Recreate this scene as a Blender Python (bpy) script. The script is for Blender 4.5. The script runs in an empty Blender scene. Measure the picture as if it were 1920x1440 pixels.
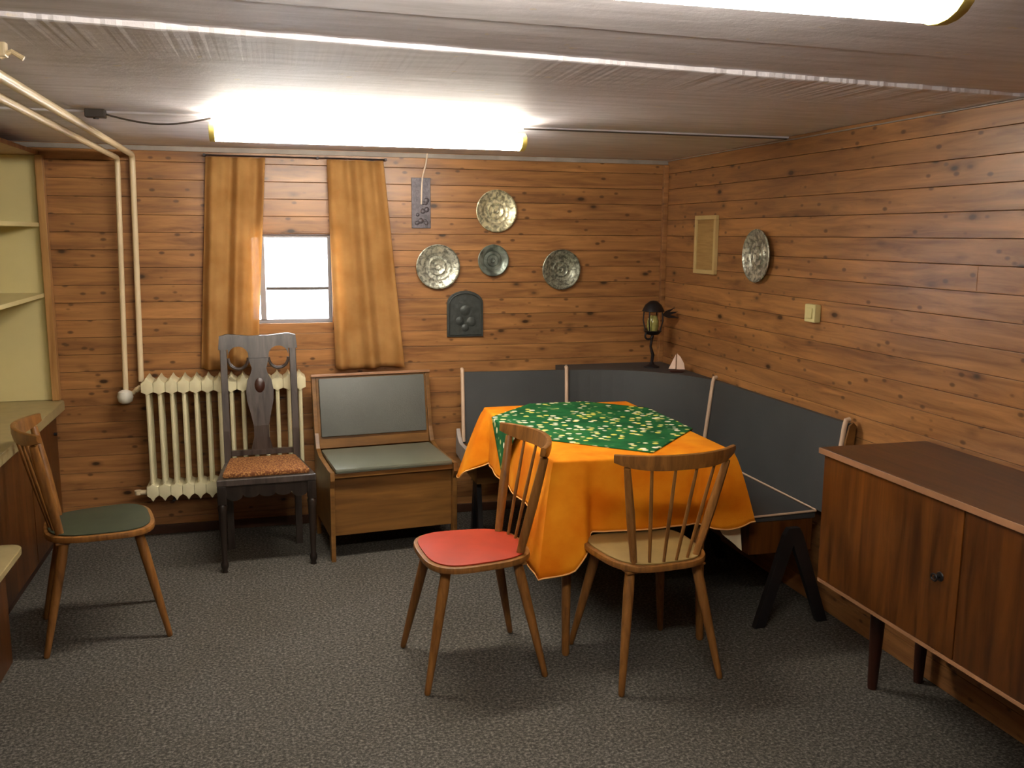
import bpy, bmesh, math, random
from mathutils import Vector, Matrix
random.seed(7)
PI = math.pi
scene = bpy.context.scene
C = scene.collection

# ------------------------------------------------------------------ camera
cam_data = bpy.data.cameras.new('camera'); cam = bpy.data.objects.new('camera', cam_data); C.objects.link(cam)
cam_data.sensor_width = 36; cam_data.lens = 1721.6 / 1920 * 36; cam_data.clip_start = 0.02
r_ = Vector((0.96610562, -0.2580624, 0.00661266)); u_ = Vector((0.035218, 0.15713512, 0.98694896)); f_ = Vector((0.25573349, 0.95326405, -0.16089757))
mw = Matrix((r_, u_, -f_)).transposed().to_4x4(); mw.translation = Vector((0, 0, 1.62))
cam.matrix_world = mw
scene.camera = cam

# ------------------------------------------------------------------ world (overcast daylight outside the window)
world = bpy.data.worlds.new('world'); scene.world = world; world.use_nodes = True
bg = world.node_tree.nodes['Background']; bg.inputs[0].default_value = (0.86, 0.93, 1, 1); bg.inputs[1].default_value = 8.0

# ------------------------------------------------------------------ exposure
scene.view_settings.view_transform = 'Standard'; scene.view_settings.look = 'None'
scene.view_settings.gamma = 1; scene.view_settings.use_curve_mapping = False
scene.view_settings.exposure = 1.85
LAMP = 18.0                                   # emission of the opal lamp covers
LAMP_COL = (1.0, 0.93, 0.80)

# ------------------------------------------------------------------ room dimensions
XL, XR, YN, YB, ZC = -1.42, 2.32, -2.3, 5.136, 2.066

# ================================================================== helpers
def srgb(r, g, b):
    def f(c):
        c /= 255
        return c / 12.92 if c <= .04045 else ((c + .055) / 1.055) ** 2.4
    return (f(r), f(g), f(b), 1)

class NT:
    def __init__(s, name, rough=.5, metal=0, spec=.5):
        s.m = bpy.data.materials.new(name); s.m.use_nodes = True
        s.t = s.m.node_tree; s.b = s.t.nodes['Principled BSDF']
        s.b.inputs['Roughness'].default_value = rough; s.b.inputs['Metallic'].default_value = metal
        s.b.inputs['Specular IOR Level'].default_value = spec
    def n(s, t, **k):
        nd = s.t.nodes.new(t)
        for a, v in k.items():
            if a.startswith('i_'):
                key = a[2:].replace('_', ' ')
                nd.inputs[int(key) if key.isdigit() else key].default_value = v
            else: setattr(nd, a, v)
        return nd
    def l(s, a, b): s.t.links.new(a, b)
    def ramp(s, fac, stops):
        r = s.n('ShaderNodeValToRGB'); e = r.color_ramp.elements
        while len(e) < len(stops): e.new(.5)
        for i, (p, c) in enumerate(stops): e[i].position = p; e[i].color = c
        s.l(fac, r.inputs[0]); return r.outputs[0]
    def mix(s, fac, a, b, mode='MIX'):
        m = s.n('ShaderNodeMix', data_type='RGBA', blend_type=mode)
        for v, k in ((fac, 0), (a, 6), (b, 7)):
            if hasattr(v, 'links'): s.l(v, m.inputs[k])
            else: m.inputs[k].default_value = v
        return m.outputs[2]
    def bump(s, h, strength=.3, dist=.01):
        b = s.n('ShaderNodeBump'); b.inputs['Strength'].default_value = strength; b.inputs['Distance'].default_value = dist
        s.l(h, b.inputs['Height']); s.l(b.outputs[0], s.b.inputs['Normal'])
    def coords(s, scale=(1, 1, 1), rnd=True):
        tc = s.n('ShaderNodeTexCoord'); mp = s.n('ShaderNodeMapping'); mp.inputs['Scale'].default_value = scale
        src = tc.outputs['Object']
        if rnd:
            oi = s.n('ShaderNodeObjectInfo'); mu = s.n('ShaderNodeMath', operation='MULTIPLY', i_1=37.0); s.l(oi.outputs['Random'], mu.inputs[0])
            va = s.n('ShaderNodeVectorMath', operation='ADD'); s.l(src, va.inputs[0]); s.l(mu.outputs[0], va.inputs[1]); src = va.outputs[0]
        s.l(src, mp.inputs['Vector']); return mp.outputs[0], src

def plain(name, col, rough=.5, metal=0, noise=.12, nscale=12, bump=0, bscale=60):
    s = NT(name, rough, metal)
    v, raw = s.coords((1, 1, 1))
    nz = s.n('ShaderNodeTexNoise', i_Scale=nscale, i_Detail=4.0); s.l(v, nz.inputs['Vector'])
    d = tuple(c * (1 - noise * 1.6) for c in col[:3]) + (1,); h = tuple(min(1, c * (1 + noise)) for c in col[:3]) + (1,)
    s.l(s.ramp(nz.outputs['Fac'], [(.3, d), (.7, h)]), s.b.inputs['Base Color'])
    if bump:
        n2 = s.n('ShaderNodeTexNoise', i_Scale=bscale, i_Detail=3.0); s.l(v, n2.inputs['Vector']); s.bump(n2.outputs['Fac'], bump, .004)
    return s.m

def wood(name, dark, light, axis=2, rough=.42, knots=False, var=.25, grain=14, spec=.5):
    s = NT(name, rough, 0, spec)
    sc = [grain] * 3; sc[axis] = grain * .09
    v, raw = s.coords(tuple(sc))
    nz = s.n('ShaderNodeTexNoise', i_Scale=1.0, i_Detail=6.0, i_Roughness=.62, i_Distortion=.7); s.l(v, nz.inputs['Vector'])
    col = s.ramp(nz.outputs['Fac'], [(.32, dark), (.5, tuple((a + b) / 2 for a, b in zip(dark, light))), (.7, light)])
    # broad tone drift
    mp = s.n('ShaderNodeMapping'); sc2 = [5] * 3; sc2[axis] = 1.1; mp.inputs['Scale'].default_value = sc2; s.l(raw, mp.inputs['Vector'])
    n2 = s.n('ShaderNodeTexNoise', i_Scale=1.0, i_Detail=2.0); s.l(mp.outputs[0], n2.inputs['Vector'])
    tone = s.ramp(n2.outputs['Fac'], [(.3, (1 - var, 1 - var, 1 - var, 1)), (.7, (1, 1, 1, 1))])
    col = s.mix(1.0, col, tone, 'MULTIPLY')
    oi = s.n('ShaderNodeObjectInfo')
    tone2 = s.ramp(oi.outputs['Random'], [(0, (1 - var * .6, 1 - var * .7, 1 - var * .75, 1)), (1, (1, 1, 1, 1))])
    col = s.mix(1.0, col, tone2, 'MULTIPLY')
    if knots:
        mk = s.n('ShaderNodeMapping'); sk = [9.5] * 3; sk[axis] = 4.6; mk.inputs['Scale'].default_value = sk; s.l(raw, mk.inputs['Vector'])
        vo = s.n('ShaderNodeTexVoronoi', i_Scale=1.0, i_Randomness=1.0); s.l(mk.outputs[0], vo.inputs['Vector'])
        kk = s.ramp(vo.outputs['Distance'], [(.0, (1, 1, 1, 1)), (.07, (1, 1, 1, 1)), (.12, (.35, .35, .35, 1)), (.22, (0, 0, 0, 1))])
        col = s.mix(kk, col, tuple(c * .22 for c in dark[:3]) + (1,))
        m2 = s.n('ShaderNodeMapping'); s2 = [19] * 3; s2[axis] = 10.5; m2.inputs['Scale'].default_value = s2; m2.inputs['Location'].default_value = (3.3, 1.7, 5.1); s.l(raw, m2.inputs['Vector'])
        v2 = s.n('ShaderNodeTexVoronoi', i_Scale=1.0, i_Randomness=1.0); s.l(m2.outputs[0], v2.inputs['Vector'])
        k2 = s.ramp(v2.outputs['Distance'], [(.0, (.9, .9, .9, 1)), (.11, (.75, .75, .75, 1)), (.19, (0, 0, 0, 1))])
        col = s.mix(k2, col, tuple(c * .34 for c in dark[:3]) + (1,))
    s.l(col, s.b.inputs['Base Color'])
    s.bump(nz.outputs['Fac'], .18, .002)
    return s.m

def bm_obj(name, bm, mat, parent=None, smooth=False, loc=None, rot=None):
    me = bpy.data.meshes.new(name)
    bmesh.ops.recalc_face_normals(bm, faces=bm.faces)
    bm.to_mesh(me); bm.free()
    if smooth:
        for p in me.polygons: p.use_smooth = True
        try: me.set_sharp_from_angle(angle=math.radians(42))
        except Exception: pass
    me.materials.append(mat)
    o = bpy.data.objects.new(name, me); C.objects.link(o)
    if parent: o.parent = parent
    if loc: o.location = loc
    if rot: o.rotation_euler = rot
    return o

def tag(o, label=None, cat=None, group=None, kind=None):
    for k, v in (('label', label), ('category', cat), ('group', group), ('kind', kind)):
        if v: o[k] = v
    return o

def thing(name, label, cat, loc=(0, 0, 0), rz=0, group=None):
    o = bpy.data.objects.new(name, None); C.objects.link(o); o.location = loc; o.rotation_euler = (0, 0, rz); o.empty_display_size = .05
    return tag(o, label, cat, group)

def NB(): return bmesh.new()

def box(bm, lo, hi, bev=0, mat=None):
    a = bmesh.new(); bmesh.ops.create_cube(a, size=1)
    for v in a.verts: v.co = Vector([lo[i] + (v.co[i] + .5) * (hi[i] - lo[i]) for i in range(3)])
    if bev: bmesh.ops.bevel(a, geom=a.edges[:], offset=bev, segments=2, profile=.6, affect='EDGES', clamp_overlap=True)
    if mat: bmesh.ops.transform(a, matrix=mat, verts=a.verts)
    me = bpy.data.meshes.new('t'); a.to_mesh(me); a.free(); bm.from_mesh(me); bpy.data.meshes.remove(me)

def tube(bm, pts, rad, seg=12, closed=False, flat=1.0):
    pts = [Vector(p) for p in pts]; n = len(pts)
    if not hasattr(rad, '__len__'): rad = [rad] * n
    rings = []; up = None
    for i, p in enumerate(pts):
        if closed: d = pts[(i + 1) % n] - pts[i - 1]
        else: d = (pts[min(i + 1, n - 1)] - pts[max(i - 1, 0)])
        d.normalize()
        if up is None:
            up = Vector((0, 0, 1)) if abs(d.z) < .9 else Vector((1, 0, 0))
        sx = d.cross(up).normalized(); up = sx.cross(d).normalized()
        rings.append([bm.verts.new(p + sx * math.cos(2 * PI * k / seg) * rad[i] * flat + up * math.sin(2 * PI * k / seg) * rad[i]) for k in range(seg)])
    m = n if closed else n - 1
    for i in range(m):
        a, b = rings[i], rings[(i + 1) % n]
        for k in range(seg): bm.faces.new((a[k], a[(k + 1) % seg], b[(k + 1) % seg], b[k]))
    if not closed: bm.faces.new(rings[0][::-1]); bm.faces.new(rings[-1])

def lathe(bm, prof, seg=32, mat=None):
    """prof = [(r, z)...] about z"""
    rings = []; vs = []
    for r, z in prof:
        if r < 1e-5: v = bm.verts.new((0, 0, z)); rings.append([v]); vs.append(v)
        else:
            ring = [bm.verts.new((r * math.cos(2 * PI * k / seg), r * math.sin(2 * PI * k / seg), z)) for k in range(seg)]; rings.append(ring); vs += ring
    for a, b in zip(rings, rings[1:]):
        for k in range(seg):
            k2 = (k + 1) % seg
            if len(a) == 1 and len(b) == 1: continue
            if len(a) == 1: bm.faces.new((a[0], b[k], b[k2]))
            elif len(b) == 1: bm.faces.new((a[k], a[k2], b[0]))
            else: bm.faces.new((a[k], a[k2], b[k2], b[k]))
    if mat is not None: bmesh.ops.transform(bm, matrix=mat, verts=vs)

def prism(bm, poly, t0, t1, plane='xz', bev=0):
    """extrude a 2-D polygon; plane xz -> thickness along y, yz -> along x, xy -> along z"""
    a = bmesh.new()
    def P(u, v, t):
        return {'xz': (u, t, v), 'yz': (t, u, v), 'xy': (u, v, t)}[plane]
    A = [a.verts.new(P(u, v, t0)) for u, v in poly]; B = [a.verts.new(P(u, v, t1)) for u, v in poly]
    n = len(poly); a.faces.new(A); a.faces.new(B[::-1])
    for i in range(n): a.faces.new((A[i], B[i], B[(i + 1) % n], A[(i + 1) % n]))
    bmesh.ops.recalc_face_normals(a, faces=a.faces)
    if bev:
        es = [e for e in a.edges if len(e.link_faces) == 2 and any(len(f.verts) == n for f in e.link_faces)]
        bmesh.ops.bevel(a, geom=es, offset=bev, segments=2, profile=.6, affect='EDGES', clamp_overlap=True)
    bmesh.ops.triangulate(a, faces=[f for f in a.faces if len(f.verts) > 4])
    me = bpy.data.meshes.new('t'); a.to_mesh(me); a.free(); bm.from_mesh(me); bpy.data.meshes.remove(me)

def rrect(x0, y0, x1, y1, r, seg=6):
    out = []
    for cx, cy, a0 in ((x1 - r, y1 - r, 0), (x0 + r, y1 - r, 90), (x0 + r, y0 + r, 180), (x1 - r, y0 + r, 270)):
        for k in range(seg + 1):
            a = math.radians(a0 + 90 * k / seg); out.append((cx + r * math.cos(a), cy + r * math.sin(a)))
    return out

# ================================================================== materials
M = {}
M['pine'] = wood('pine_board', srgb(125, 83, 48), srgb(187, 133, 79), axis=0, rough=.36, knots=True, var=.17, grain=26)
M['chairwood'] = wood('beech_wood', srgb(104, 66, 28), srgb(154, 104, 50), axis=2, rough=.35, var=.15, grain=40)
M['benchwood'] = wood('bench_wood', srgb(100, 66, 28), srgb(140, 98, 46), axis=0, rough=.4, var=.15, grain=20)
M['veneer'] = wood('walnut_veneer', srgb(62, 32, 10), srgb(114, 66, 22), axis=2, rough=.32, var=.35, grain=22)
M['veneer_top'] = wood('walnut_veneer_top', srgb(70, 42, 20), srgb(106, 68, 34), axis=1, rough=.4, var=.25, grain=22)
M['edgewood'] = plain('edge_band', srgb(150, 108, 76), .4)
M['darkwood'] = wood('dark_oak', srgb(44, 35, 31), srgb(86, 76, 70), axis=2, rough=.3, var=.2, grain=30)
M['oakleg'] = wood('dark_oak_shaded', srgb(24, 17, 14), srgb(48, 38, 32), axis=2, rough=.35, var=.2, grain=30)  # same dark oak, shade below the carved chair's seat put into the colour
M['legdark'] = plain('dark_leg', srgb(52, 24, 14), .35)
M['cream'] = plain('cream_paint', srgb(206, 194, 142), .45, noise=.04, nscale=3)
M['creamrad'] = plain('radiator_enamel', srgb(210, 201, 164), .35, noise=.06, nscale=9)
M['pipe'] = plain('pipe_enamel', srgb(214, 194, 158), .35, noise=.05, nscale=6)
M['shelftrim'] = wood('shelf_trim', srgb(150, 104, 56), srgb(196, 150, 92), axis=2, rough=.4, var=.15, grain=20)
M['worktop'] = plain('worktop', srgb(158, 142, 100), .4, noise=.08)
M['vinyl'] = plain('grey_vinyl', srgb(94, 96, 90), .5, noise=.07, nscale=4, bump=.15, bscale=220)
M['vinyl2'] = plain('slate_vinyl', srgb(60, 62, 62), .55, noise=.08, nscale=4, bump=.15, bscale=220)
M['vinylgreen'] = plain('green_grey_vinyl', srgb(98, 101, 86), .4, noise=.07, nscale=4, bump=.12, bscale=220)
M['piping'] = plain('pale_piping', srgb(196, 168, 142), .4, noise=.05)
M['green'] = plain('green_lino', srgb(50, 58, 42), .5, noise=.12, nscale=14)
M['red'] = plain('red_lino', srgb(156, 44, 12), .5, noise=.07, nscale=14)
M['olive'] = plain('tan_lino', srgb(136, 112, 64), .5, noise=.08, nscale=14)
M['black'] = plain('black_steel', srgb(22, 20, 22), .45)
M['iron'] = plain('wrought_iron', srgb(46, 42, 44), .4, .6)
M['whitemetal'] = plain('white_metal', srgb(225, 222, 210), .4, noise=.03)
M['endcap'] = plain('yellowed_plastic', srgb(226, 206, 110), .4, noise=.04)
M['cablegrey'] = plain('grey_cable', srgb(86, 78, 74), .5)
M['cablewhite'] = plain('white_cable', srgb(226, 206, 186), .5)
M['ivory'] = plain('ivory_plastic', srgb(206, 196, 140), .4, noise=.03)
M['plaqueA'] = plain('dark_plaque', srgb(92, 86, 92), .45, .3, noise=.25, nscale=60, bump=.6, bscale=70)
M['plaqueB'] = plain('slate_plaque', srgb(70, 74, 72), .45, .5, noise=.15, nscale=30, bump=.7, bscale=34)
M['frame'] = plain('pale_frame', srgb(196, 170, 116), .5, noise=.05)
M['framein'] = wood('straw_panel', srgb(150, 116, 64), srgb(182, 148, 92), axis=0, rough=.6, var=.1, grain=60)
M['winframe'] = plain('window_paint', srgb(150, 146, 150), .4, noise=.04)
M['sail'] = plain('white_sail', srgb(236, 208, 188), .6, noise=.04)
M['candle'] = plain('olive_glass', srgb(150, 146, 84), .15, noise=.2, nscale=30)
M['baseboard'] = plain('dark_skirting', srgb(70, 42, 26), .5)
M['trimgrey'] = plain('grey_painted_trim', srgb(150, 140, 132), .6)
M['back'] = plain('bare_backing', srgb(60, 44, 34), .8)

def mat_emis():
    s = NT('opal_cover', .4); s.b.inputs['Base Color'].default_value = (.9, .9, .88, 1)
    s.b.inputs['Emission Color'].default_value = LAMP_COL + (1,); s.b.inputs['Emission Strength'].default_value = LAMP
    return s.m
M['lamp'] = mat_emis()

def mat_glass():
    s = NT('window_glass', .03); s.b.inputs['Transmission Weight'].default_value = 1; s.b.inputs['IOR'].default_value = 1.1
    return s.m
M['glass'] = mat_glass()

def mat_pewter(name, col, nsc):
    s = NT(name, .34, .55)
    v, raw = s.coords((1, 1, 1))
    nz = s.n('ShaderNodeTexNoise', i_Scale=nsc, i_Detail=4.0, i_Distortion=.6); s.l(v, nz.inputs['Vector'])
    s.l(s.ramp(nz.outputs['Fac'], [(.38, tuple(c * .32 for c in col[:3]) + (1,)), (.62, col)]), s.b.inputs['Base Color'])
    s.bump(nz.outputs['Fac'], .7, .004)
    return s.m
M['pewterA'] = mat_pewter('bright_pewter', srgb(236, 228, 190), 46)
M['pewterB'] = mat_pewter('grey_pewter', srgb(204, 204, 186), 52)
M['pewterC'] = mat_pewter('dull_pewter', srgb(150, 160, 150), 16)
M['pewterD'] = mat_pewter('dark_pewter', srgb(166, 168, 150), 60)

def mat_carpet():
    s = NT('carpet', .95, 0, .15)
    v, raw = s.coords((1, 1, 1), rnd=False)
    n1 = s.n('ShaderNodeTexNoise', i_Scale=95.0, i_Detail=4.0, i_Roughness=.75); s.l(v, n1.inputs['Vector'])
    n2 = s.n('ShaderNodeTexNoise', i_Scale=2.2, i_Detail=3.0); s.l(v, n2.inputs['Vector'])
    n3 = s.n('ShaderNodeTexNoise', i_Scale=55.0, i_Detail=2.0); s.l(v, n3.inputs['Vector'])
    c = s.ramp(n1.outputs['Fac'], [(.3, srgb(38, 37, 35)), (.5, srgb(84, 81, 75)), (.7, srgb(142, 137, 128))])
    c3 = s.ramp(n3.outputs['Fac'], [(.35, (.75, .75, .75, 1)), (.65, (1, 1, 1, 1))])
    c2 = s.ramp(n2.outputs['Fac'], [(.3, (.88, .86, .82, 1)), (.7, (1, 1, 1, 1))])
    s.l(s.mix(1, s.mix(1, c, c2, 'MULTIPLY'), c3, 'MULTIPLY'), s.b.inputs['Base Color'])
    s.bump(n1.outputs['Fac'], .6, .006)
    return s.m
M['carpet'] = mat_carpet()

def mat_ceiling():
    s = NT('painted_ceiling', .62, 0, .3)
    v, raw = s.coords((1.2, 9, 9), rnd=True)
    n1 = s.n('ShaderNodeTexNoise', i_Scale=3.0, i_Detail=7.0, i_Roughness=.65); s.l(v, n1.inputs['Vector'])
    c = s.ramp(n1.outputs['Fac'], [(.3, srgb(204, 199, 203)), (.55, srgb(226, 221, 227)), (.75, srgb(236, 232, 236))])
    n2 = s.n('ShaderNodeTexNoise', i_Scale=22.0, i_Detail=3.0); s.l(raw, n2.inputs['Vector'])
    chips = s.ramp(n2.outputs['Fac'], [(.70, (0, 0, 0, 1)), (.735, (1, 1, 1, 1))])
    s.l(s.mix(chips, c, srgb(226, 216, 204)), s.b.inputs['Base Color'])
    n4 = s.n('ShaderNodeTexNoise', i_Scale=34.0, i_Detail=5.0, i_Roughness=.7); s.l(raw, n4.inputs['Vector'])
    ad = s.n('ShaderNodeMath', operation='ADD'); s.l(n2.outputs['Fac'], ad.inputs[0]); s.l(n4.outputs['Fac'], ad.inputs[1])
    s.bump(ad.outputs[0], .3, .004)
    return s.m
M['ceiling'] = mat_ceiling()

def mat_cloth(name, dark, light, trans=0.0, scale=6, weave=300, sheer=0.0):
    s = NT(name, .85, 0, .15)
    v, raw = s.coords((1, 1, 1), rnd=False)
    n1 = s.n('ShaderNodeTexNoise', i_Scale=float(scale), i_Detail=4.0); s.l(v, n1.inputs['Vector'])
    col = s.ramp(n1.outputs['Fac'], [(.3, dark), (.7, light)]); s.l(col, s.b.inputs['Base Color'])
    n2 = s.n('ShaderNodeTexNoise', i_Scale=float(weave), i_Detail=2.0); s.l(v, n2.inputs['Vector']); s.bump(n2.outputs['Fac'], .3, .002)
    if trans:
        tr = s.n('ShaderNodeBsdfTranslucent'); s.l(col, tr.inputs[0]); mx = s.n('ShaderNodeMixShader', i_0=trans)
        out = s.t.nodes['Material Output']; s.l(s.b.outputs[0], mx.inputs[1]); s.l(tr.outputs[0], mx.inputs[2]); 
        tp = s.n('ShaderNodeBsdfTransparent'); m3 = s.n('ShaderNodeMixShader', i_0=sheer); s.l(mx.outputs[0], m3.inputs[1]); s.l(tp.outputs[0], m3.inputs[2]); s.l(m3.outputs[0], out.inputs[0])
    return s.m
M['curtain'] = mat_cloth('ochre_curtain', srgb(192, 144, 84), srgb(214, 170, 108), .5, 8, sheer=.07)
M['orange'] = mat_cloth('orange_cloth', srgb(222, 118, 8), srgb(244, 156, 30), .08, 7)
M['hem'] = mat_cloth('pale_hem', srgb(240, 168, 92), srgb(250, 190, 120), 0, 9)
M['whitecloth'] = mat_cloth('white_cloth', srgb(216, 200, 164), srgb(236, 222, 190), .05, 6)

def mat_green_cloth():
    s = NT('green_floral_cloth', .85, 0, .15)
    v, raw = s.coords((1, 1, 1), rnd=False)
    n1 = s.n('ShaderNodeTexNoise', i_Scale=9.0, i_Detail=3.0); s.l(v, n1.inputs['Vector'])
    base = s.ramp(n1.outputs['Fac'], [(.35, srgb(20, 78, 40)), (.6, srgb(32, 100, 52)), (.75, srgb(70, 116, 40))])
    v1 = s.n('ShaderNodeTexVoronoi', i_Scale=25.0, i_Randomness=.95); s.l(v, v1.inputs['Vector'])
    dot = s.ramp(v1.outputs['Distance'], [(.0, (1, 1, 1, 1)), (.27, (1, 1, 1, 1)), (.40, (0, 0, 0, 1))])
    cl = s.n('ShaderNodeTexNoise', i_Scale=7.0, i_Detail=1.0); s.l(v, cl.inputs['Vector'])
    msk = s.ramp(cl.outputs['Fac'], [(.38, (0, 0, 0, 1)), (.46, (1, 1, 1, 1))])
    hue = s.ramp(v1.outputs['Color'], [(.3, srgb(232, 224, 196)), (.7, srgb(214, 206, 96))])
    f = s.mix(1, dot, msk, 'MULTIPLY')
    s.l(s.mix(f, base, hue), s.b.inputs['Base Color'])
    return s.m
M['greencloth'] = mat_green_cloth()

def mat_rush():
    s = NT('patterned_seat_fabric', .8, 0, .2)
    v, raw = s.coords((1, 1, 1), rnd=False)
    n1 = s.n('ShaderNodeTexVoronoi', i_Scale=110.0); s.l(v, n1.inputs['Vector'])
    s.l(s.ramp(n1.outputs['Distance'], [(.15, srgb(176, 128, 74)), (.6, srgb(110, 66, 38))]), s.b.inputs['Base Color'])
    s.bump(n1.outputs['Distance'], .4, .004)
    return s.m
M['rush'] = mat_rush()

# ================================================================== SETTING
bm = NB(); box(bm, (XL - .1, YN - .1, -.08), (XR + .1, YB + .12, 0)); tag(bm_obj('floor', bm, M['carpet']), kind='structure')

# wall cores (boards are fixed to them)
WX0, WX1, WZ0, WZ1 = -.085, .352, 1.135, 1.612            # window opening
bm = NB()
y0, y1 = YB + .016, YB + .11
box(bm, (XL - .1, y0, 0), (WX0, y1, 2.14)); box(bm, (WX1, y0, 0), (XR + .1, y1, 2.14))
box(bm, (WX0, y0, 0), (WX1, y1, WZ0)); box(bm, (WX0, y0, WZ1), (WX1, y1, 2.14))
wall_back = tag(bm_obj('wall_back', bm, M['back']), kind='structure')
bm = NB(); box(bm, (XR + .016, YN - .1, 0), (XR + .11, YB + .016, 2.14)); wall_right = tag(bm_obj('wall_right', bm, M['back']), kind='structure')
bm = NB(); box(bm, (XL - .11, YN - .1, 0), (XL - .001, YB + .016, 2.14)); wall_left = tag(bm_obj('wall_left', bm, M['pine']), kind='structure')
bm = NB(); box(bm, (XL - .001, YN - .11, 0), (XR + .016, YN, 2.14)); wall_near = tag(bm_obj('wall_front', bm, M['pine']), kind='structure')

PITCH = ZC / 23
def board_mesh(L, h=PITCH):
    bm = NB(); box(bm, (0, -.016, .0008), (L, 0, h - .0008), bev=.0016)
    me = bpy.data.meshes.new('plank'); bmesh.ops.recalc_face_normals(bm, faces=bm.faces); bm.to_mesh(me); bm.free(); me.materials.append(M['pine']); return me
cache = {}
def plank(parent, L, loc, rz, h=PITCH):
    k = (round(L, 4), round(h, 4))
    if k not in cache: cache[k] = board_mesh(L, h)
    o = bpy.data.objects.new('plank', cache[k]); C.objects.link(o); o.parent = parent; o.location = loc; o.rotation_euler = (0, 0, rz)
for i in range(23):
    z = i * PITCH; jit = random.uniform(0, .0022)
    if z < WZ0 - .003 < z + PITCH:           # the row cut by the sill
        plank(wall_back, WX1 - WX0, (WX0, YB + .016 - jit, z), 0, WZ0 - z)
    if z < WZ1 and z + PITCH > WZ1 + .003:   # the row cut by the window head
        plank(wall_back, WX1 - WX0, (WX0, YB + .016 - jit, WZ1), 0, z + PITCH - WZ1)
    if z + PITCH > WZ0 + .003 and z < WZ1 - .003:
        plank(wall_back, WX0 - XL, (XL, YB + .016 - jit, z), 0)
        plank(wall_back, XR - WX1, (WX1, YB + .016 - jit, z), 0)
    else:
        plank(wall_back, XR - XL, (XL, YB + .016 - jit, z), 0)
    # right wall: boards run towards the camera, one or two lengths per row
    jit = random.uniform(0, .003)
    if i % 3 == 1:
        c = random.choice((1.9, 2.6, 3.5))
        plank(wall_right, YB - c, (XR + .016 - jit, YB, z), -PI / 2); plank(wall_right, c - YN, (XR + .016 - jit, c, z), -PI / 2)
    else: plank(wall_right, YB - YN, (XR + .016 - jit, YB, z), -PI / 2)

# ceiling: slab plus dropped painted boards with ragged near edges
def rag_board(name, ynear, yfar, z, thick, slope=0.0, rag=.004, parent=None, n=340):
    """board along x; ynear(x), yfar(x) edges with ragged paint"""
    bm = NB(); rnd = random.Random(int(ynear * 1000)); rows = []
    x0, x1 = XL, XR
    w = [0, 0]
    for i in range(n + 1):
        x = x0 + (x1 - x0) * i / n
        w[0] = .82 * w[0] + rnd.uniform(-1, 1) * rag * .6; w[1] = .82 * w[1] + rnd.uniform(-1, 1) * rag * .6
        a = ynear + slope * x + w[0]; b = yfar + slope * x + w[1]; zz = z + (w[0] * .3); zf = z
        rows.append([bm.verts.new(p) for p in ((x, a, z + thick), (x, a, zz + .002), (x, a + .006, zz), (x, b - .006, zf), (x, b, zf + .002), (x, b, z + thick))])
    for a, b in zip(rows, rows[1:]):
        for k in range(5): bm.faces.new((a[k], a[k + 1], b[k + 1], b[k]))
        bm.faces.new((a[5], a[0], b[0], b[5]))
    bm.faces.new(rows[0]); bm.faces.new(rows[-1][::-1])
    return bm_obj(name, bm, M['ceiling'], parent)
bm = NB(); box(bm, (XL - .1, YN - .1, ZC), (XR + .1, YB + .1, ZC + .08)); ceiling = tag(bm_obj('ceiling', bm, M['ceiling']), kind='structure')
rag_board('ceiling_board', -2.25, 1.95, ZC - .004, .0038, .05, .003, ceiling)
rag_board('ceiling_board', 2.235, 2.60, ZC - .013, .0128, .10, .006, ceiling)
rag_board('ceiling_board', 3.825, 5.13, ZC - .009, .0088, .0, .002, ceiling, 160)

# trims
bm = NB(); box(bm, (XL, YB - .016, ZC - .036), (XR - .002, YB - .001, ZC - .012), .002); tag(bm_obj('trim_1', bm, M['trimgrey']), kind='structure')
bm = NB()
box(bm, (XR - .012, YN, ZC - .019), (XR - .001, YB - .02, ZC - .0145), .001)
tag(bm_obj('trim_2', bm, M['trimgrey']), kind='structure')
bm = NB(); box(bm, (XR - .03, YB - .03, .06), (XR - .001, YB - .001, ZC - .04), .003); tag(bm_obj('trim_3', bm, M['pine']), kind='structure')
bm = NB(); box(bm, (-.98, YB - .014, 0), (XR - .002, YB - .001, .05), .002); tag(bm_obj('baseboard_back', bm, M['baseboard']), kind='structure')

# window
bm = NB(); f = .018
box(bm, (WX0, YB + .03, WZ0), (WX1, YB + .07, WZ0 + f)); box(bm, (WX0, YB + .03, WZ1 - f), (WX1, YB + .07, WZ1))
box(bm, (WX0, YB + .03, WZ0 + f), (WX0 + f, YB + .07, WZ1 - f)); box(bm, (WX1 - f, YB + .03, WZ0 + f), (WX1, YB + .07, WZ1 - f))
win = tag(bm_obj('window_1', bm, M['winframe']), kind='structure')
bm = NB(); box(bm, (-.028, YB + .02, WZ0 + f), (.002, YB + .066, WZ1 - f), .002); bm_obj('mullion', bm, M['winframe'], win)
bm = NB(); box(bm, (.003, YB + .030, 1.312), (WX1 - f, YB + .0655, 1.3275), .001); bm_obj('glazing_bar', bm, M['cablegrey'], win)
bm = NB(); box(bm, (.003, YB + .046, 1.328), (WX1 - f, YB + .050, WZ1 - f)); bm_obj('pane', bm, M['glass'], win)
bm = NB(); box(bm, (.003, YB + .046, WZ0 + f), (WX1 - f, YB + .050, 1.3115)); bm_obj('pane', bm, M['glass'], win)
bm = NB(); box(bm, (WX0 + f, YB + .046, WZ0 + f), (-.029, YB + .050, WZ1 - f)); bm_obj('pane', bm, M['glass'], win)

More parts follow.
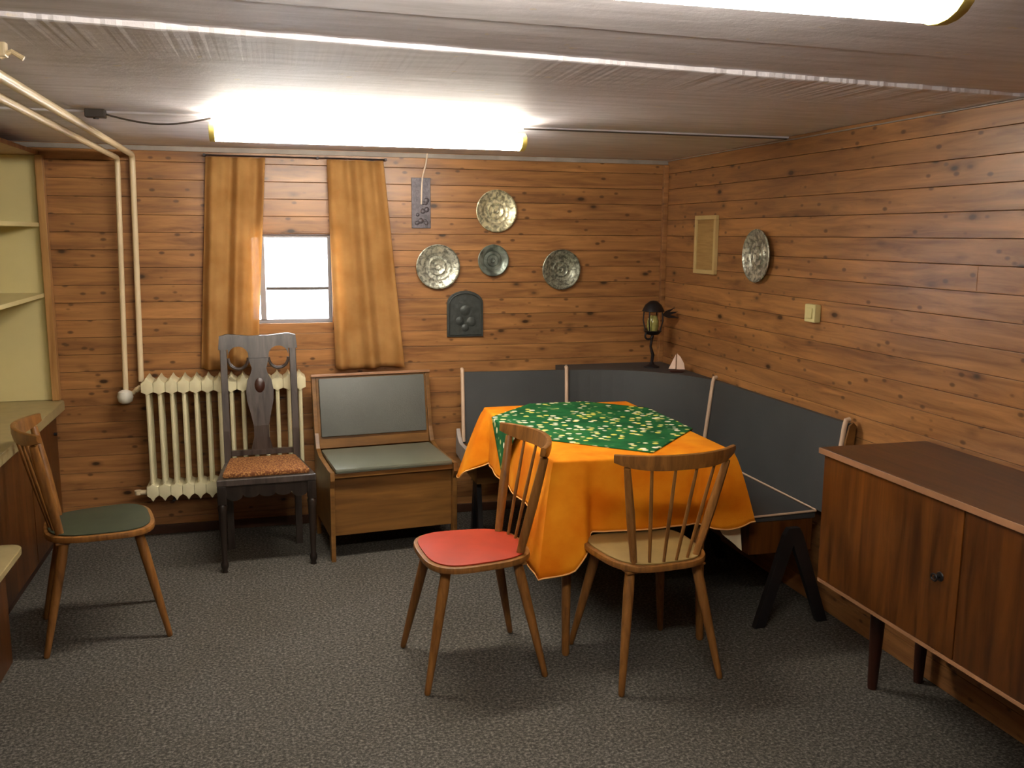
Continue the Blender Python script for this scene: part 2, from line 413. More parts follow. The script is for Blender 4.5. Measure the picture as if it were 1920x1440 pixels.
# ================================================================== lamps on the ceiling
def ceiling_lamp(x0, x1, y, ztop, label):
    t = thing('ceiling_lamp', label, 'lamp', ((x0 + x1) / 2, y, ztop), 0, 'strip lamps on the ceiling')
    hx = (x1 - x0) / 2
    bm = NB(); box(bm, (-hx + .03, -.018, -.036), (hx - .03, .018, 0), .003); bm_obj('housing', bm, M['whitemetal'], t)
    bm = NB()
    prof = [(.056 * math.cos(2 * PI * k / 16), -.070 + .034 * math.sin(2 * PI * k / 16)) for k in range(16)]
    prism(bm, prof, -hx + .022, hx - .022, 'yz'); bm_obj('diffuser', bm, M['lamp'], t, True)
    for s in (-1, 1):
        bm = NB(); p2 = [(a * 1.06, -.070 + (b + .070) * 1.08) for a, b in prof]
        prism(bm, p2, s * hx - .0 if s < 0 else hx - .021, s * hx + .021 if s < 0 else hx, 'yz', .003); bm_obj('end_cap', bm, M['endcap'], t, True)
    return t
ceiling_lamp(-.185, 1.055, 3.77, ZC, 'long strip lamp glowing on the ceiling in front of the window wall')
ceiling_lamp(-.17, 1.07, 1.31, ZC - .0045, 'nearer strip lamp glowing on the ceiling at the top of the picture')


# junction box, cables
t = thing('junction_box', 'small dark junction box on the ceiling beside the heating pipes', 'junction box', (-.585, 3.80, ZC), 0)
bm = NB(); box(bm, (-.035, -.03, -.03), (.035, .02, 0), .004); bm_obj('case', bm, M['cablegrey'], t)
bm = NB(); tube(bm, [(0, 0, -.034), (0, 0, -.030)], .01, 10); bm_obj('screw', bm, M['iron'], t)
pts = [(-.548 + .37 * k / 12, 3.79 - .006 * k / 12, ZC - .018 - .028 * math.sin(PI * k / 12)) for k in range(13)]
bm = NB(); tube(bm, pts, .0035, 8); tag(bm_obj('power_cable', bm, M['cablegrey']), 'grey cable sagging from the junction box to the farther strip lamp', 'cable')
bm = NB(); tube(bm, [(1.062, 3.80, ZC - .012), (1.4, 3.805, ZC - .012), (2.3, 3.81, ZC - .012)], .0032, 8); tag(bm_obj('power_cable', bm, M['cablegrey']), 'thin grey cable along the ceiling right of the farther strip lamp', 'cable')
pts = [(.883, YB - .02, ZC - .012), (.876, YB - .014, 2.0), (.862, YB - .013, 1.95), (.855, YB - .016, 1.925), (.85, YB - .017, 1.85), (.848, YB - .017, 1.78)]
bm = NB(); tube(bm, pts, .0045, 8); tag(bm_obj('hanging_cord', bm, M['cablewhite']), 'short pale cord hanging from the ceiling onto the dark narrow plaque', 'cord')

# ================================================================== heating pipes
def pipe_run(pts, r):
    out = []
    for i, p in enumerate(pts):
        p = Vector(p)
        if 0 < i < len(pts) - 1:
            a = (Vector(pts[i - 1]) - p).normalized(); b = (Vector(pts[i + 1]) - p).normalized(); q = .035
            for k in range(7):
                s = k / 6; out.append(p + a * q * (1 - s) ** 2 + b * q * s ** 2)
        else: out.append(p)
    bm = NB(); tube(bm, out, r, 14); return bm
t = thing('heating_pipe', 'cream heating pipe dropping from the ceiling to the round radiator valve', 'pipe', (-.72, 5.06, .78))
o = bm_obj('pipe_run', pipe_run([(-.695, YN + .05, 1.985), (-.695, 5.075, 1.985), (-.722, 5.075, .80)], .0135), M['pipe'], t, True, (.72, -5.06, -.78))
bm = NB(); lathe(bm, [(0, -.035), (.018, -.035), (.034, -.024), (.040, 0), (.034, .026), (.016, .036), (0, .036)], 20, Matrix.Translation((-.722, 5.045, .775)))
bm_obj('valve_head', bm, M['whitemetal'], t, True, (.72, -5.06, -.78))
bm = NB(); tube(bm, [(-.684, 5.06, .79), (-.664, 5.05, .815)], .011, 10); tube(bm, [(-.668, 5.05, .806), (-.645, 5.045, .822)], .015, 10); bm_obj('valve_body', bm, M['pipe'], t, True, (.72, -5.06, -.78))
t = thing('heating_pipe', 'cream heating pipe running down behind the left end of the radiator', 'pipe', (-.65, 5.09, .86))
bm_obj('pipe_run', pipe_run([(-.628, YN + .05, 2.005), (-.628, 5.103, 2.005), (-.648, 5.103, .845)], .0145), M['pipe'], t, True, (.65, -5.09, -.86))
bm = NB(); box(bm, (-.60, 2.46, ZC - .045), (-.565, 2.49, ZC - .001), .004); tube(bm, [(-.58, 2.475, 2.02), (-.555, 2.475, 2.035), (-.53, 2.475, 2.02)], .006, 8)
tag(bm_obj('pipe_bracket', bm, M['pipe']), 'small metal bracket on the ceiling above the heating pipes', 'bracket')

# ================================================================== radiator
RX0, RN, RS = -.630, 14, .0585
t = thing('radiator', 'cream ribbed radiator on the wall under the left curtain', 'radiator', (RX0 + RS * RN / 2, 5.0, .24))
bm = NB()
for yy, dz in ((-.062, 0), (0, 0), (.062, 0)):
    tube(bm, [(0, yy, .03), (0, yy, .06), (0, yy, .58), (0, yy, .61)], [.008, .0105, .0105, .008], 8)
for zc, q in ((.60, 1), (.05, -1)):
    hw = RS / 2 - .0006
    pr = [(-hw, zc - .026 * q), (-hw, zc + .020 * q), (-.012, zc + .032 * q), (0, zc + .052 * q), (.012, zc + .032 * q), (hw, zc + .020 * q), (hw, zc - .026 * q), (.011, zc - .034 * q), (0, zc - .044 * q), (-.011, zc - .034 * q)]
    prism(bm, pr, -.078, .078, 'xz', .003)
sec = None
for i in range(RN):
    x = -RS * RN / 2 + RS * (i + .5)
    if sec is None: sec = bm_obj('radiator_section', bm, M['creamrad'], t, True, (x, 0, 0))
    else: o = sec.copy(); C.objects.link(o); o.parent = t; o.location = (x, 0, 0)
bm = NB(); tube(bm, [(-RS * RN / 2 - .045, -.05, .045), (-RS * RN / 2 + .002, -.05, .045)], .013, 10); lathe(bm, [(0, -.012), (.016, -.012), (.018, .01), (0, .014)], 12, Matrix.Translation((-RS * RN / 2 - .045, -.05, .047)))
bm_obj('bleed_plug', bm, M['pipe'], t, True)
for x in (-.28, .28):
    bm = NB(); box(bm, (x - .008, -.07, -.008), (x + .008, .121, .0), .002); bm_obj('wall_bracket', bm, M['iron'], t)

# ================================================================== curtains and rod
t = thing('curtain_rod', 'thin dark curtain rod above the small window', 'curtain rod', (.19, 5.075, 2.012))
bm = NB(); tube(bm, [(-.47, -.0, 0), (.46, 0, 0)], .003, 8); bm_obj('rod', bm, M['iron'], t, True)
for x in (-.47, .10, .46):
    bm = NB(); box(bm, (x - .006, -.004, -.006), (x + .006, .058, .006), .001); bm_obj('rod_bracket', bm, M['iron'], t)
def curtain(xt0, xt1, xb0, xb1, zt, zb, nf, seed, label):
    rnd = random.Random(seed); ph = rnd.uniform(0, 6); bm = NB(); nu, nv = 110, 40; vs = []
    for j in range(nv + 1):
        v = j / nv; row = []
        for i in range(nu + 1):
            u = i / nu; x = (xt0 + (xt1 - xt0) * u) * (1 - v) + (xb0 + (xb1 - xb0) * u) * v
            w = math.sin(2 * PI * nf * u + ph + .7 * math.sin(2.2 * v)) + .45 * math.sin(2 * PI * (nf * 1.9) * u + 1.3 * ph - v * 1.1)
            amp = .030 + .012 * v
            hemz = .004 * math.sin(7 * u + ph)
            row.append(bm.verts.new((x, 5.078 + amp * w * .5 - (.0 if v > .03 else .0), zt - (zt - zb) * v + hemz * v)))
        vs.append(row)
    for a, b in zip(vs, vs[1:]):
        for i in range(nu): bm.faces.new((a[i], a[i + 1], b[i + 1], b[i]))
    o = bm_obj('curtain', bm, M['curtain'], None, True)
    sm = o.modifiers.new('solid', 'SOLIDIFY'); sm.thickness = .0016; sm.offset = 0
    return tag(o, label, 'curtain', 'ochre curtains at the small window')
curtain(-.275, .022, -.345, -.055, 2.004, .90, 2.4, 3, 'ochre curtain left of the small window, behind the dark carved chair')
curtain(.338, .635, .358, .735, 2.004, .884, 2.3, 11, 'ochre curtain right of the small window, above the separate grey bench')

# ================================================================== wall ornaments
def plate(x, y, z, r, mat, label, cat='plate', wall='back', ribs=True, group='pewter plates on the back wall'):
    t = thing('wall_plate', label, cat, (x, y, z), 0, group)
    t.rotation_euler = (0, 0, 0) if wall == 'back' else (0, 0, -PI / 2)
    R = Matrix.Rotation(PI / 2, 4, 'X')       # z axis -> -y (towards the room)
    bm = NB()
    lathe(bm, [(r * .60, .010), (r * .66, .016), (r * .80, .021), (r * .94, .026), (r * .965, .031), (r, .029), (r * 1.0, .025), (r * .95, .021), (r * .6, .003), (r * .58, .003)], 48, R)
    bm_obj('rim', bm, mat, t, True)
    bm = NB(); lathe(bm, [(0, .012), (r * .12, .015), (r * .17, .009), (r * .33, .009), (r * .37, .013), (r * .41, .008), (r * .56, .007), (r * .60, .010), (r * .59, .0012), (0, .0012)], 48, R)
    bm_obj('well', bm, mat, t, True)
    return t
plate(1.274, YB - .002, 1.749, .118, M['pewterA'], 'bright brass-toned relief plate, topmost on the back wall')
plate(.938, YB - .002, 1.438, .124, M['pewterB'], 'silvery relief plate nearest the right-hand curtain')
plate(1.256, YB - .002, 1.473, .090, M['pewterC'], 'small plain dull grey-green plate below the topmost plate')
plate(1.663, YB - .002, 1.42, .116, M['pewterD'], 'dark relief plate farthest right on the back wall')
plate(XR - .002, 4.02, 1.525, .128, M['pewterB'], 'pewter plate with wide rim hanging on the right wall', wall='right', group='pewter plate on the right wall')

t = thing('wall_plaque', 'dark arched metal plaque below the plates on the back wall', 'plaque', (1.095, YB - .002, 1.04), 0)
arch = [(-.105, 0), (.105, 0), (.105, .19)] + [(.105 * math.cos(a), .19 + .072 * math.sin(a)) for a in [PI * k / 12 for k in range(1, 12)]] + [(-.105, .19)]
bm = NB(); prism(bm, arch, -.014, 0, 'xz', .003); bm_obj('plate_body', bm, M['plaqueB'], t)
bm = NB(); ring = [(x * .88, -.016, .012 + z * .9) for x, z in arch]; tube(bm, ring, .004, 6, True); bm_obj('raised_border', bm, M['plaqueB'], t, True)
bm = NB()
for (cx, cz, rr) in ((0, .15, .03), (-.03, .09, .026), (.035, .085, .028), (0, .05, .022)):
    lathe(bm, [(0, .0045), (rr * .6, .004), (rr, .0)], 16, Matrix.Translation((cx, -.014, cz)) @ Matrix.Rotation(PI / 2, 4, 'X'))
bm_obj('relief', bm, M['plaqueB'], t, True)
t = thing('wall_plaque', 'narrow upright dark mottled plaque right of the curtain, a cord over it', 'plaque', (.848, YB - .002, 1.65), 0)
bm = NB(); box(bm, (-.053, -.010, 0), (.053, 0, .274), .002); bm_obj('panel', bm, M['plaqueA'], t)
bm = NB(); rnd = random.Random(4)
for k in range(14):
    cx, cz, rr = rnd.uniform(-.036, .036), rnd.uniform(.02, .12 if k < 9 else .25), rnd.uniform(.008, .016)
    lathe(bm, [(0, .006), (rr * .6, .005), (rr, 0)], 10, Matrix.Translation((cx, -.010, cz)) @ Matrix.Rotation(PI / 2, 4, 'X'))
bm_obj('relief', bm, M['plaqueA'], t, True)

t = thing('wall_panel', 'narrow upright pale framed panel on the right wall near the corner', 'wall panel', (XR - .002, 4.58, 1.415), -PI / 2)
bm = NB(); w, h, e = .245, .312, .022
box(bm, (-w / 2, -.02, 0), (w / 2, -.0, e), .002); box(bm, (-w / 2, -.02, h - e), (w / 2, 0, h), .002); box(bm, (-w / 2, -.02, e), (-w / 2 + e, 0, h - e), .002); box(bm, (w / 2 - e, -.02, e), (w / 2, 0, h - e), .002)
bm_obj('frame', bm, M['frame'], t)
bm = NB(); box(bm, (-w / 2 + e + .0005, -.012, e + .0005), (w / 2 - e - .0005, -.001, h - e - .0005)); bm_obj('inlay', bm, M['framein'], t)

t = thing('light_switch', 'small square cream switch box on the right wall', 'switch', (XR - .002, 3.53, 1.25), -PI / 2)
bm = NB(); box(bm, (-.04, -.030, 0), (.04, 0, .078), .005); bm_obj('case', bm, M['ivory'], t)
bm = NB(); box(bm, (-.022, -.036, .016), (.022, -.0305, .062), .003); bm_obj('rocker', bm, M['ivory'], t)

# ================================================================== left wall unit
t = thing('shelf_unit', 'cream open wall shelves with wooden edge on the far left', 'shelf', (-1.24, 3.6, .76))
SX, SY0, SY1 = -1.075, 1.6, 5.128
L = (1.24, -3.6, -.76)
bm = NB(); box(bm, (XL + .004, SY0, .762), (XL + .014, SY1, 1.99)); bm_obj('back_panel', bm, M['cream'], t, loc=L)
bm = NB(); box(bm, (XL + .015, SY1 - .016, .762), (SX - .001, SY1, 1.99)); bm_obj('side_panel', bm, M['cream'], t, loc=L)
bm = NB(); box(bm, (XL + .015, SY0, .762), (SX - .001, SY0 + .016, 1.99)); bm_obj('side_panel', bm, M['cream'], t, loc=L)
bm = NB(); box(bm, (XL + .004, SY0, 1.991), (SX + .01, SY1, 2.012), .002); bm_obj('top_board', bm, M['shelftrim'], t, loc=L)
for z in (1.642, 1.292):
    bm = NB(); box(bm, (XL + .015, SY0 + .017, z), (SX - .002, SY1 - .017, z + .02), .002); bm_obj('shelf_board', bm, M['cream'], t, loc=L)
bm = NB(); box(bm, (SX, SY1 - .05, .762), (SX + .034, SY1, 1.99), .002); bm_obj('end_stile', bm, M['shelftrim'], t, loc=L)

t = thing('base_cabinet', 'wood veneered base cabinet with rounded worktop under the cream shelves', 'cabinet', (-1.24, 4.35, 0))
L = (1.24, -4.35, 0)
bm = NB(); prism(bm, [(XL + .004, 1.6), (-1.02, 1.6), (-1.02, 5.08), (-1.035, 5.115), (-1.06, 5.128), (XL + .004, 5.128)], .712, .760, 'xy', .004); bm_obj('worktop', bm, M['worktop'], t, loc=L)
bm = NB(); box(bm, (XL + .004, 1.6, .06), (-1.085, 5.10, .711)); bm_obj('carcass', bm, M['veneer'], t, loc=L)
for k in range(6):
    a = 1.62 + k * .58; bm = NB(); box(bm, (-1.0845, a, .09), (-1.066, a + .57, .70), .002); d = bm_obj('door', bm, M['veneer'], t, loc=L)
    bm = NB(); tube(bm, [(-1.066, a + .5, .60), (-1.052, a + .5, .60)], .008, 10); bm_obj('knob', bm, M['iron'], d)
bm = NB(); box(bm, (XL + .004, 1.6, 0), (-1.11, 5.10, .059)); bm_obj('plinth', bm, M['legdark'], t, loc=L)

t = thing('low_chest', 'low wooden chest with pale overhanging top at the left edge, before the green chair', 'chest', (-1.02, 3.3, 0))
L = (1.02, -3.3, 0)
bm = NB(); box(bm, (-1.05, 2.75, 0), (-.978, 3.655, .425), .003); bm_obj('body', bm, M['veneer'], t, loc=L)
bm = NB(); prism(bm, rrect(-1.05, 2.70, -.915, 3.70, .06), .426, .452, 'xy', .004); bm_obj('lid', bm, M['worktop'], t, loc=L)

# ================================================================== spindle-back chairs
def make_chair(seatmat, label, loc, rz, group=None):
    """faces +y; origin on the floor under the seat centre"""
    t = thing('spindle_chair', label, 'chair', loc, rz, group)
    zs = .460
    # seat outline (rounded trapezoid, wider at the front)
    def outline(k=1.0, n=56):
        out = []
        for i in range(n):
            a = 2 * PI * i / n; c, s = math.cos(a), math.sin(a); e = .62
            x = math.copysign(abs(c) ** e, c); y = math.copysign(abs(s) ** e, s)
            w = .205 + .018 * y
            out.append((x * (w - (1 - k)), y * (.205 - (1 - k))))
        return out
    bm = NB(); prism(bm, outline(1.0), zs - .024, zs, 'xy', .007); bm_obj('seat', bm, M['chairwood'], t, True)
    bm = NB(); prism(bm, outline(.984), zs + .0006, zs + .006, 'xy', .002); bm_obj('seat_inlay', bm, seatmat, t, True)
    for sx in (-1, 1):
        for sy in (-1, 1):
            top = Vector((sx * .135, sy * .135, zs - .032)); bot = Vector((sx * .203, sy * .225, 0))
            bm = NB(); pts = [top.lerp(bot, k) for k in (0, .15, .5, .9, .985, 1)]
            tube(bm, pts, [.018, .020, .0175, .0125, .0118, .008], 14); bm_obj('leg', bm, M['chairwood'], t, True)
    for a, b in ((-.165, -.115), (.115, .165)): bm = NB(); box(bm, (-.16, a, zs - .034), (.16, b, zs - .0245), .003); bm_obj('cross_batten', bm, M['chairwood'], t)
    # curved top rail
    R = .36; cy = .115; n = 18; half = math.radians(41)
    def railpt(a, z):  # a from -half..half
        return Vector((R * math.sin(a), cy - .035 - R * math.cos(a) + .0, z))
    bm = NB(); rings = []
    for i in range(n + 1):
        a = -half + 2 * half * i / n; d = Vector((math.sin(a), -math.cos(a), 0)); e = abs(2 * i / n - 1)
        h = .058 * (1 - .45 * e ** 4); zt = .880 + .004 * (1 - e); p = railpt(a, 0); q = []
        for dd, z in ((-.009, zt - h), (.009, zt - h + .002), (.012, zt - h * .5), (.009, zt - .003), (0, zt), (-.009, zt - .003)):
            v = p + d * (dd + .06 * ((z - .45) / .42 - 1) * 1.0); q.append(bm.verts.new((v.x, v.y, z)))
        rings.append(q)
    for a, b in zip(rings, rings[1:]):
        for k in range(6): bm.faces.new((a[k], a[(k + 1) % 6], b[(k + 1) % 6], b[k]))
    bm.faces.new(rings[0][::-1]); bm.faces.new(rings[-1])
    bm_obj('top_rail', bm, M['chairwood'], t, True)
    # two outer posts and four spindles
    for i, s in enumerate((-1, -.6, -.2, .2, .6, 1)):
        xb = s * .128; yb = -.183 + .035 * s * s
        a = s * math.radians(34); tp = railpt(a, .822); outer = abs(s) == 1
        r0 = .0135 if outer else .0062
        bm = NB(); p0 = Vector((xb, yb, zs + .004)); d = Vector((math.sin(a), -math.cos(a), 0)); p1 = Vector((tp.x, tp.y, .832)) + d * (.06 * ((.832 - .45) / .42 - 1))
        pts = [p0.lerp(p1, k) for k in (0, .12, .5, .88, 1)]
        tube(bm, pts, [r0 * .9, r0, r0 * 1.15, r0 * .95, r0 * .85], 10, flat=1.0 if not outer else 1.25)
        bm_obj('back_post' if outer else 'spindle', bm, M['chairwood'], t, True)
    return t
make_chair(M['red'], 'spindle-back wooden chair with a red seat beside the table', (.715, 3.235, 0), math.radians(90 + 4))
make_chair(M['olive'], 'spindle-back wooden chair with a tan seat, its back to the viewer', (1.354, 3.08, 0), math.radians(5))
make_chair(M['green'], 'spindle-back wooden chair with a dark green seat at the far left', (-.685, 3.905, 0), math.radians(-90 + 12))

# ================================================================== carved dark chair
t = thing('carved_chair', 'dark antique chair with vase splat and patterned seat before the radiator', 'chair', (-.035, 4.63, 0), math.radians(3))
# seat
bm = NB(); poly = [(-.232, -.20), (.232, -.20), (.185, .185), (-.185, .185)]
prism(bm, poly, .43, .462, 'xy', .004); bm_obj('seat_frame', bm, M['darkwood'], t)
bm = NB(); poly2 = [(-.205, -.18), (.205, -.18), (.163, .15), (-.163, .15)]
prism(bm, poly2, .4625, .488, 'xy', .012); bm_obj('seat_cushion', bm, M['rush'], t, True)
# scalloped aprons
def apron(L0):
    pts = [(-L0, .43), (-L0, .385)]
    n = 5
    for k in range(n):
        c = -L0 + (2 * L0) * (k + .5) / n; w = L0 / n
        for q in range(0, 9): a = PI * q / 8; pts.append((c - w * math.cos(a), .385 - .018 * math.sin(a) - (.012 if k in (0, n - 1) else 0) * math.sin(a)))
    pts += [(L0, .385), (L0, .43)]; return pts
bm = NB(); prism(bm, apron(.19), -.195, -.177, 'xz'); bm_obj('front_apron', bm, M['oakleg'], t)
for s in (-1, 1):
    bm = NB(); prism(bm, [(-.165, .43), (-.165, .38), (0, .392), (.15, .38), (.15, .43)], s * .205 - .008, s * .205 + .008, 'yz'); bm_obj('side_apron', bm, M['oakleg'], t)
    # front leg: square block, tapered shaft, small foot
    bm = NB(); x = s * .21
    box(bm, (x - .021, -.199, .34), (x + .021, -.157, .4295), .003)
    tube(bm, [(x, -.178, .34), (x, -.178, .33), (x, -.178, .30), (x, -.178, .06), (x, -.178, .045), (x, -.178, .03), (x, -.178, .012), (x, -.178, 0)], [.018, .024, .020, .0125, .019, .019, .012, .016], 14)
    bm_obj('leg', bm, M['oakleg'], t, True)
    bm = NB(); x = s * .172
    prism(bm, [(.150, 0), (.178, 0), (.184, .42), (.196, .62), (.262, 1.06), (.240, 1.06), (.172, .62), (.158, .42)], x - .017, x + .017, 'yz', .003); bm_obj('back_post', bm, M['darkwood'], t)
# back panels follow the rake of the posts
def rake(bm_):
    for v in bm_.verts:
        z = v.co.z; v.co.y += .182 + max(0, (z - .62)) / .44 * .068
    return bm_
def arc(cx, cz, r, a0, a1, n=8):
    return [(cx + r * math.cos(math.radians(a0 + (a1 - a0) * k / n)), cz + r * math.sin(math.radians(a0 + (a1 - a0) * k / n))) for k in range(n + 1)]
# crest: flat top with ears, two round cut-outs below
crest = [(-.196, 1.03), (-.19, 1.098), (-.15, 1.108), (-.05, 1.098), (.05, 1.098), (.15, 1.108), (.19, 1.098), (.196, 1.03)]
crest += [(.150, 1.03), (.150, 1.0)] + arc(.100, .995, .050, 10, 170, 10) + [(.05, .985), (-.05, .985)] + arc(-.100, .995, .050, 10, 170, 10) + [(-.150, 1.0), (-.150, 1.03)]
bm = NB(); prism(bm, crest, -.012, .012, 'xz'); bm_obj('crest_rail', rake(bm), M['darkwood'], t)
# splat (vase)
right = [(.050, .984), (.046, .965), (.036, .93), (.042, .905), (.060, .87), (.068, .82), (.066, .77), (.052, .71), (.038, .64), (.038, .58), (.050, .53), (.056, .50)]
bm = NB(); prism(bm, right + [(-x, z) for x, z in right[::-1]], -.008, .008, 'xz'); bm_obj('splat', rake(bm), M['darkwood'], t)
bm = NB(); lathe(bm, [(0, .008), (.018, .006), (.026, 0)], 20, Matrix.Translation((0, -.008, .845)) @ Matrix.Diagonal((1, 1, 1.45, 1)) @ Matrix.Rotation(PI / 2, 4, 'X')); bm_obj('oval_boss', rake(bm), M['legdark'], t, True)
for s in (-1, 1):    # scrolls closing the round openings
    bm = NB(); pts = [(s * .100 + .050 * math.cos(a), 0, .985 + .055 * math.sin(a)) for a in [math.radians(180 + 180 * k / 12) for k in range(13)]]
    tube(bm, pts, .008, 8); bm_obj('scroll', rake(bm), M['darkwood'], t, True)
bm = NB(); prism(bm, [(-.154, .488), (.154, .488), (.154, .515), (-.154, .515)], -.01, .01, 'xz'); bm_obj('lower_rail', rake(bm), M['darkwood'], t)
for z, y in ((.30, .165),):
    bm = NB(); tube(bm, [(-.155, y, z), (.155, y, z)], .010, 10); bm_obj('stretcher', bm, M['darkwood'], t, True)

# ================================================================== separate bench
t = thing('storage_bench', 'wooden storage bench with grey upholstered back, standing right of the radiator', 'bench', (.272, 4.452, 0), math.radians(5.5))
BW = .652
side = [(.0, 0), (.04, 0), (.05, .12), (.46, .12), (.47, 0), (.50, 0), (.50, .40), (.505, .50), (.565, .855), (.535, .865), (.47, .56), (.43, .485), (.34, .462), (.06, .458), (-.012, .462), (-.018, .42), (.0, .38)]
for x in (0, BW - .022):
    bm = NB(); prism(bm, side, x, x + .022, 'yz', .002); bm_obj('side_panel', bm, M['benchwood'], t)
bm = NB(); box(bm, (.0225, .03, .125), (BW - .0225, .048, .425), .002); bm_obj('front_panel', bm, M['benchwood'], t)
bm = NB(); box(bm, (.0225, .049, .125), (BW - .0225, .47, .14)); bm_obj('bottom_board', bm, M['benchwood'], t)
bm = NB(); box(bm, (.0225, .0, .427), (BW - .0225, .44, .452), .003); bm_obj('seat_board', bm, M['benchwood'], t)
bm = NB(); box(bm, (.026, -.012, .4525), (BW - .026, .435, .478), .012); bm_obj('seat_pad', bm, M['vinylgreen'], t, True)
mr = Matrix.Translation((0, .462, .475)) @ Matrix.Rotation(math.radians(-10.5), 4, 'X')
bm = NB(); box(bm, (.0225, 0, 0), (BW - .0225, .016, .385), .002, mat=mr); bm_obj('back_board', bm, M['benchwood'], t)
bm = NB(); box(bm, (.035, -.018, .062), (BW - .035, -.001, .376), .007, mat=mr); bm_obj('back_pad', bm, M['vinyl'], t, True)
bm = NB(); box(bm, (-.004, -.012, .3855), (BW + .004, .024, .400), .003, mat=mr); bm_obj('top_cap', bm, M['edgewood'], t)

# ================================================================== corner bench
t = thing('corner_bench', 'long slate-grey upholstered corner bench with pale piping behind the table', 'bench', (2.0, 4.5, 0))
L = (-2.0, -4.5, 0)
ZT, ZSEAT = .868, .470
# path of the back (front face line at top), plan view
A0, A1 = (1.03, 4.90), (1.62, 4.86)
B0, B1 = (2.27, 4.34), (2.27, 3.19)
def qpath(p0, p1, p2, n=14):
    out = []
    for k in range(n + 1):
        s = k / n; out.append(tuple((1 - s) ** 2 * a + 2 * s * (1 - s) * b + s * s * c for a, b, c in zip(p0, p1, p2)))
    return out
corner = qpath(A1, (2.12, 4.82), B0)
def wall_strip(path, z0, z1, off0, off1, th, n=1):
    """upright panel along path, off0/off1 = shift towards the room at bottom/top"""
    bm = NB(); rings = []
    for i, p in enumerate(path):
        a = Vector(path[max(i - 1, 0)]); b = Vector(path[min(i + 1, len(path) - 1)]); d = (b - a).normalized(); nr = Vector((d.y, -d.x))   # right-hand normal: towards the room for this run
        q = []
        for off, z in ((off0, z0), (off1, z1)):
            P = Vector(p) + nr * off; q.append((P.x, P.y, z)); 
        for off, z in ((off1 - th, z1), (off0 - th, z0)):
            P = Vector(p) + nr * off; q.append((P.x, P.y, z))
        rings.append([bm.verts.new(v) for v in q])
    for a, b in zip(rings, rings[1:]):
        for k in range(4): bm.faces.new((a[k], a[(k + 1) % 4], b[(k + 1) % 4], b[k]))
    bm.faces.new(rings[0][::-1]); bm.faces.new(rings[-1])
    return bm
for path in ([A0, A1], corner, [B0, B1]):
    bm_obj('back_pad', wall_strip(path, ZSEAT + .006, ZT, .045, .0, .022), M['vinyl2'], t, loc=L)
# piping posts between sections
def nrm(p, q): d = (Vector(q) - Vector(p)).normalized(); return Vector((d.y, -d.x))
for p, nn in ((A0, nrm(A0, A1)), (A1, nrm(A0, (1.9, 4.75))), (B0, nrm((2.2, 4.5), B1)), (B1, nrm(B0, B1))):
    P = Vector(p); bm = NB(); a = P + nn * .054; b = P + nn * .010
    tube(bm, [(a.x, a.y, ZSEAT + .02), (b.x, b.y, ZT - .01), (b.x - nn.x * .006, b.y - nn.y * .006, ZT + .014), (b.x - nn.x * .022, b.y - nn.y * .022, ZT + .016)], .0105, 10); bm_obj('piping', bm, M['piping'], t, True, L)
# corner ledge behind the curved back
bm = NB(); poly = [(x, y + .0) for x, y in corner]; poly = [(x + .012, y + .012) for x, y in poly] + [(2.300, 4.34), (2.300, 5.10), (1.632, 5.10)]
poly = [(p[0], p[1]) for p in poly]; prism(bm, poly, ZT - .03, ZT - .004, 'xy'); bm_obj('corner_ledge', bm, M['vinyl2'], t, loc=L)
# seats
SD = .33
seatA = [(1.02, 4.83), (1.62, 4.80), (1.62, 4.80 - SD), (1.02, 4.83 - SD)]
bm = NB(); prism(bm, seatA, ZSEAT - .032, ZSEAT, 'xy', .008); bm_obj('seat_pad', bm, M['vinylgreen'], t, True, L)
inn = qpath((1.62, 4.80 - SD), (1.88, 4.46), (1.90, 4.32), 8)
cs = [(p[0] - .04, p[1] - .045) for p in corner]; cs[0] = (1.622, 4.80); cs[-1] = (2.225, 4.32)
bm = NB(); prism(bm, cs + inn[::-1], ZSEAT - .032, ZSEAT, 'xy', .004); bm_obj('seat_pad', bm, M['vinyl2'], t, False, L)
bm = NB(); prism(bm, [(2.225, 4.318), (2.225, 3.30), (1.905, 3.30), (1.90, 4.318)], ZSEAT - .032, ZSEAT, 'xy', .008); bm_obj('seat_pad', bm, M['vinyl2'], t, True, L)
bm = NB(); tube(bm, [(2.225, 4.2, ZSEAT + .004), (2.228, 3.31, ZSEAT + .004), (2.222, 3.296, ZSEAT + .002), (1.915, 3.292, ZSEAT - .004), (1.90, 3.31, ZSEAT - .004), (1.898, 4.3, ZSEAT - .004)], .005, 8); bm_obj('seat_piping', bm, M['piping'], t, True, L)
# seat boxes (wood) and end panels
bm = NB(); box(bm, (1.03, 4.535, .33), (1.60, 4.79, ZSEAT - .033), .002); bm_obj('seat_box', bm, M['benchwood'], t, loc=L)
bm = NB(); prism(bm, [(2.21, 3.30), (1.93, 3.30), (1.915, 3.30), (1.915, 4.30), (2.21, 4.30)], .30, ZSEAT - .033, 'xy'); bm_obj('seat_box', bm, M['veneer'], t, loc=L)
endp = [(4.885, .42), (4.885, .47), (4.87, .56), (4.84, .52), (4.79, .495), (4.52, .495), (4.49, .475), (4.50, .44), (4.60, .42), (4.70, .40)]
bm = NB(); prism(bm, endp, .990, 1.012, 'yz', .002); bm_obj('end_panel', bm, M['trimgrey'], t, loc=L)
bm = NB(); prism(bm, [(2.29, .30), (2.294, .80), (2.30, .86), (2.285, .875), (2.268, .86), (2.255, .80), (2.225, .52), (2.215, .47), (2.215, .30)], 3.166, 3.176, 'xz'); bm_obj('end_panel', bm, M['benchwood'], t, loc=L)
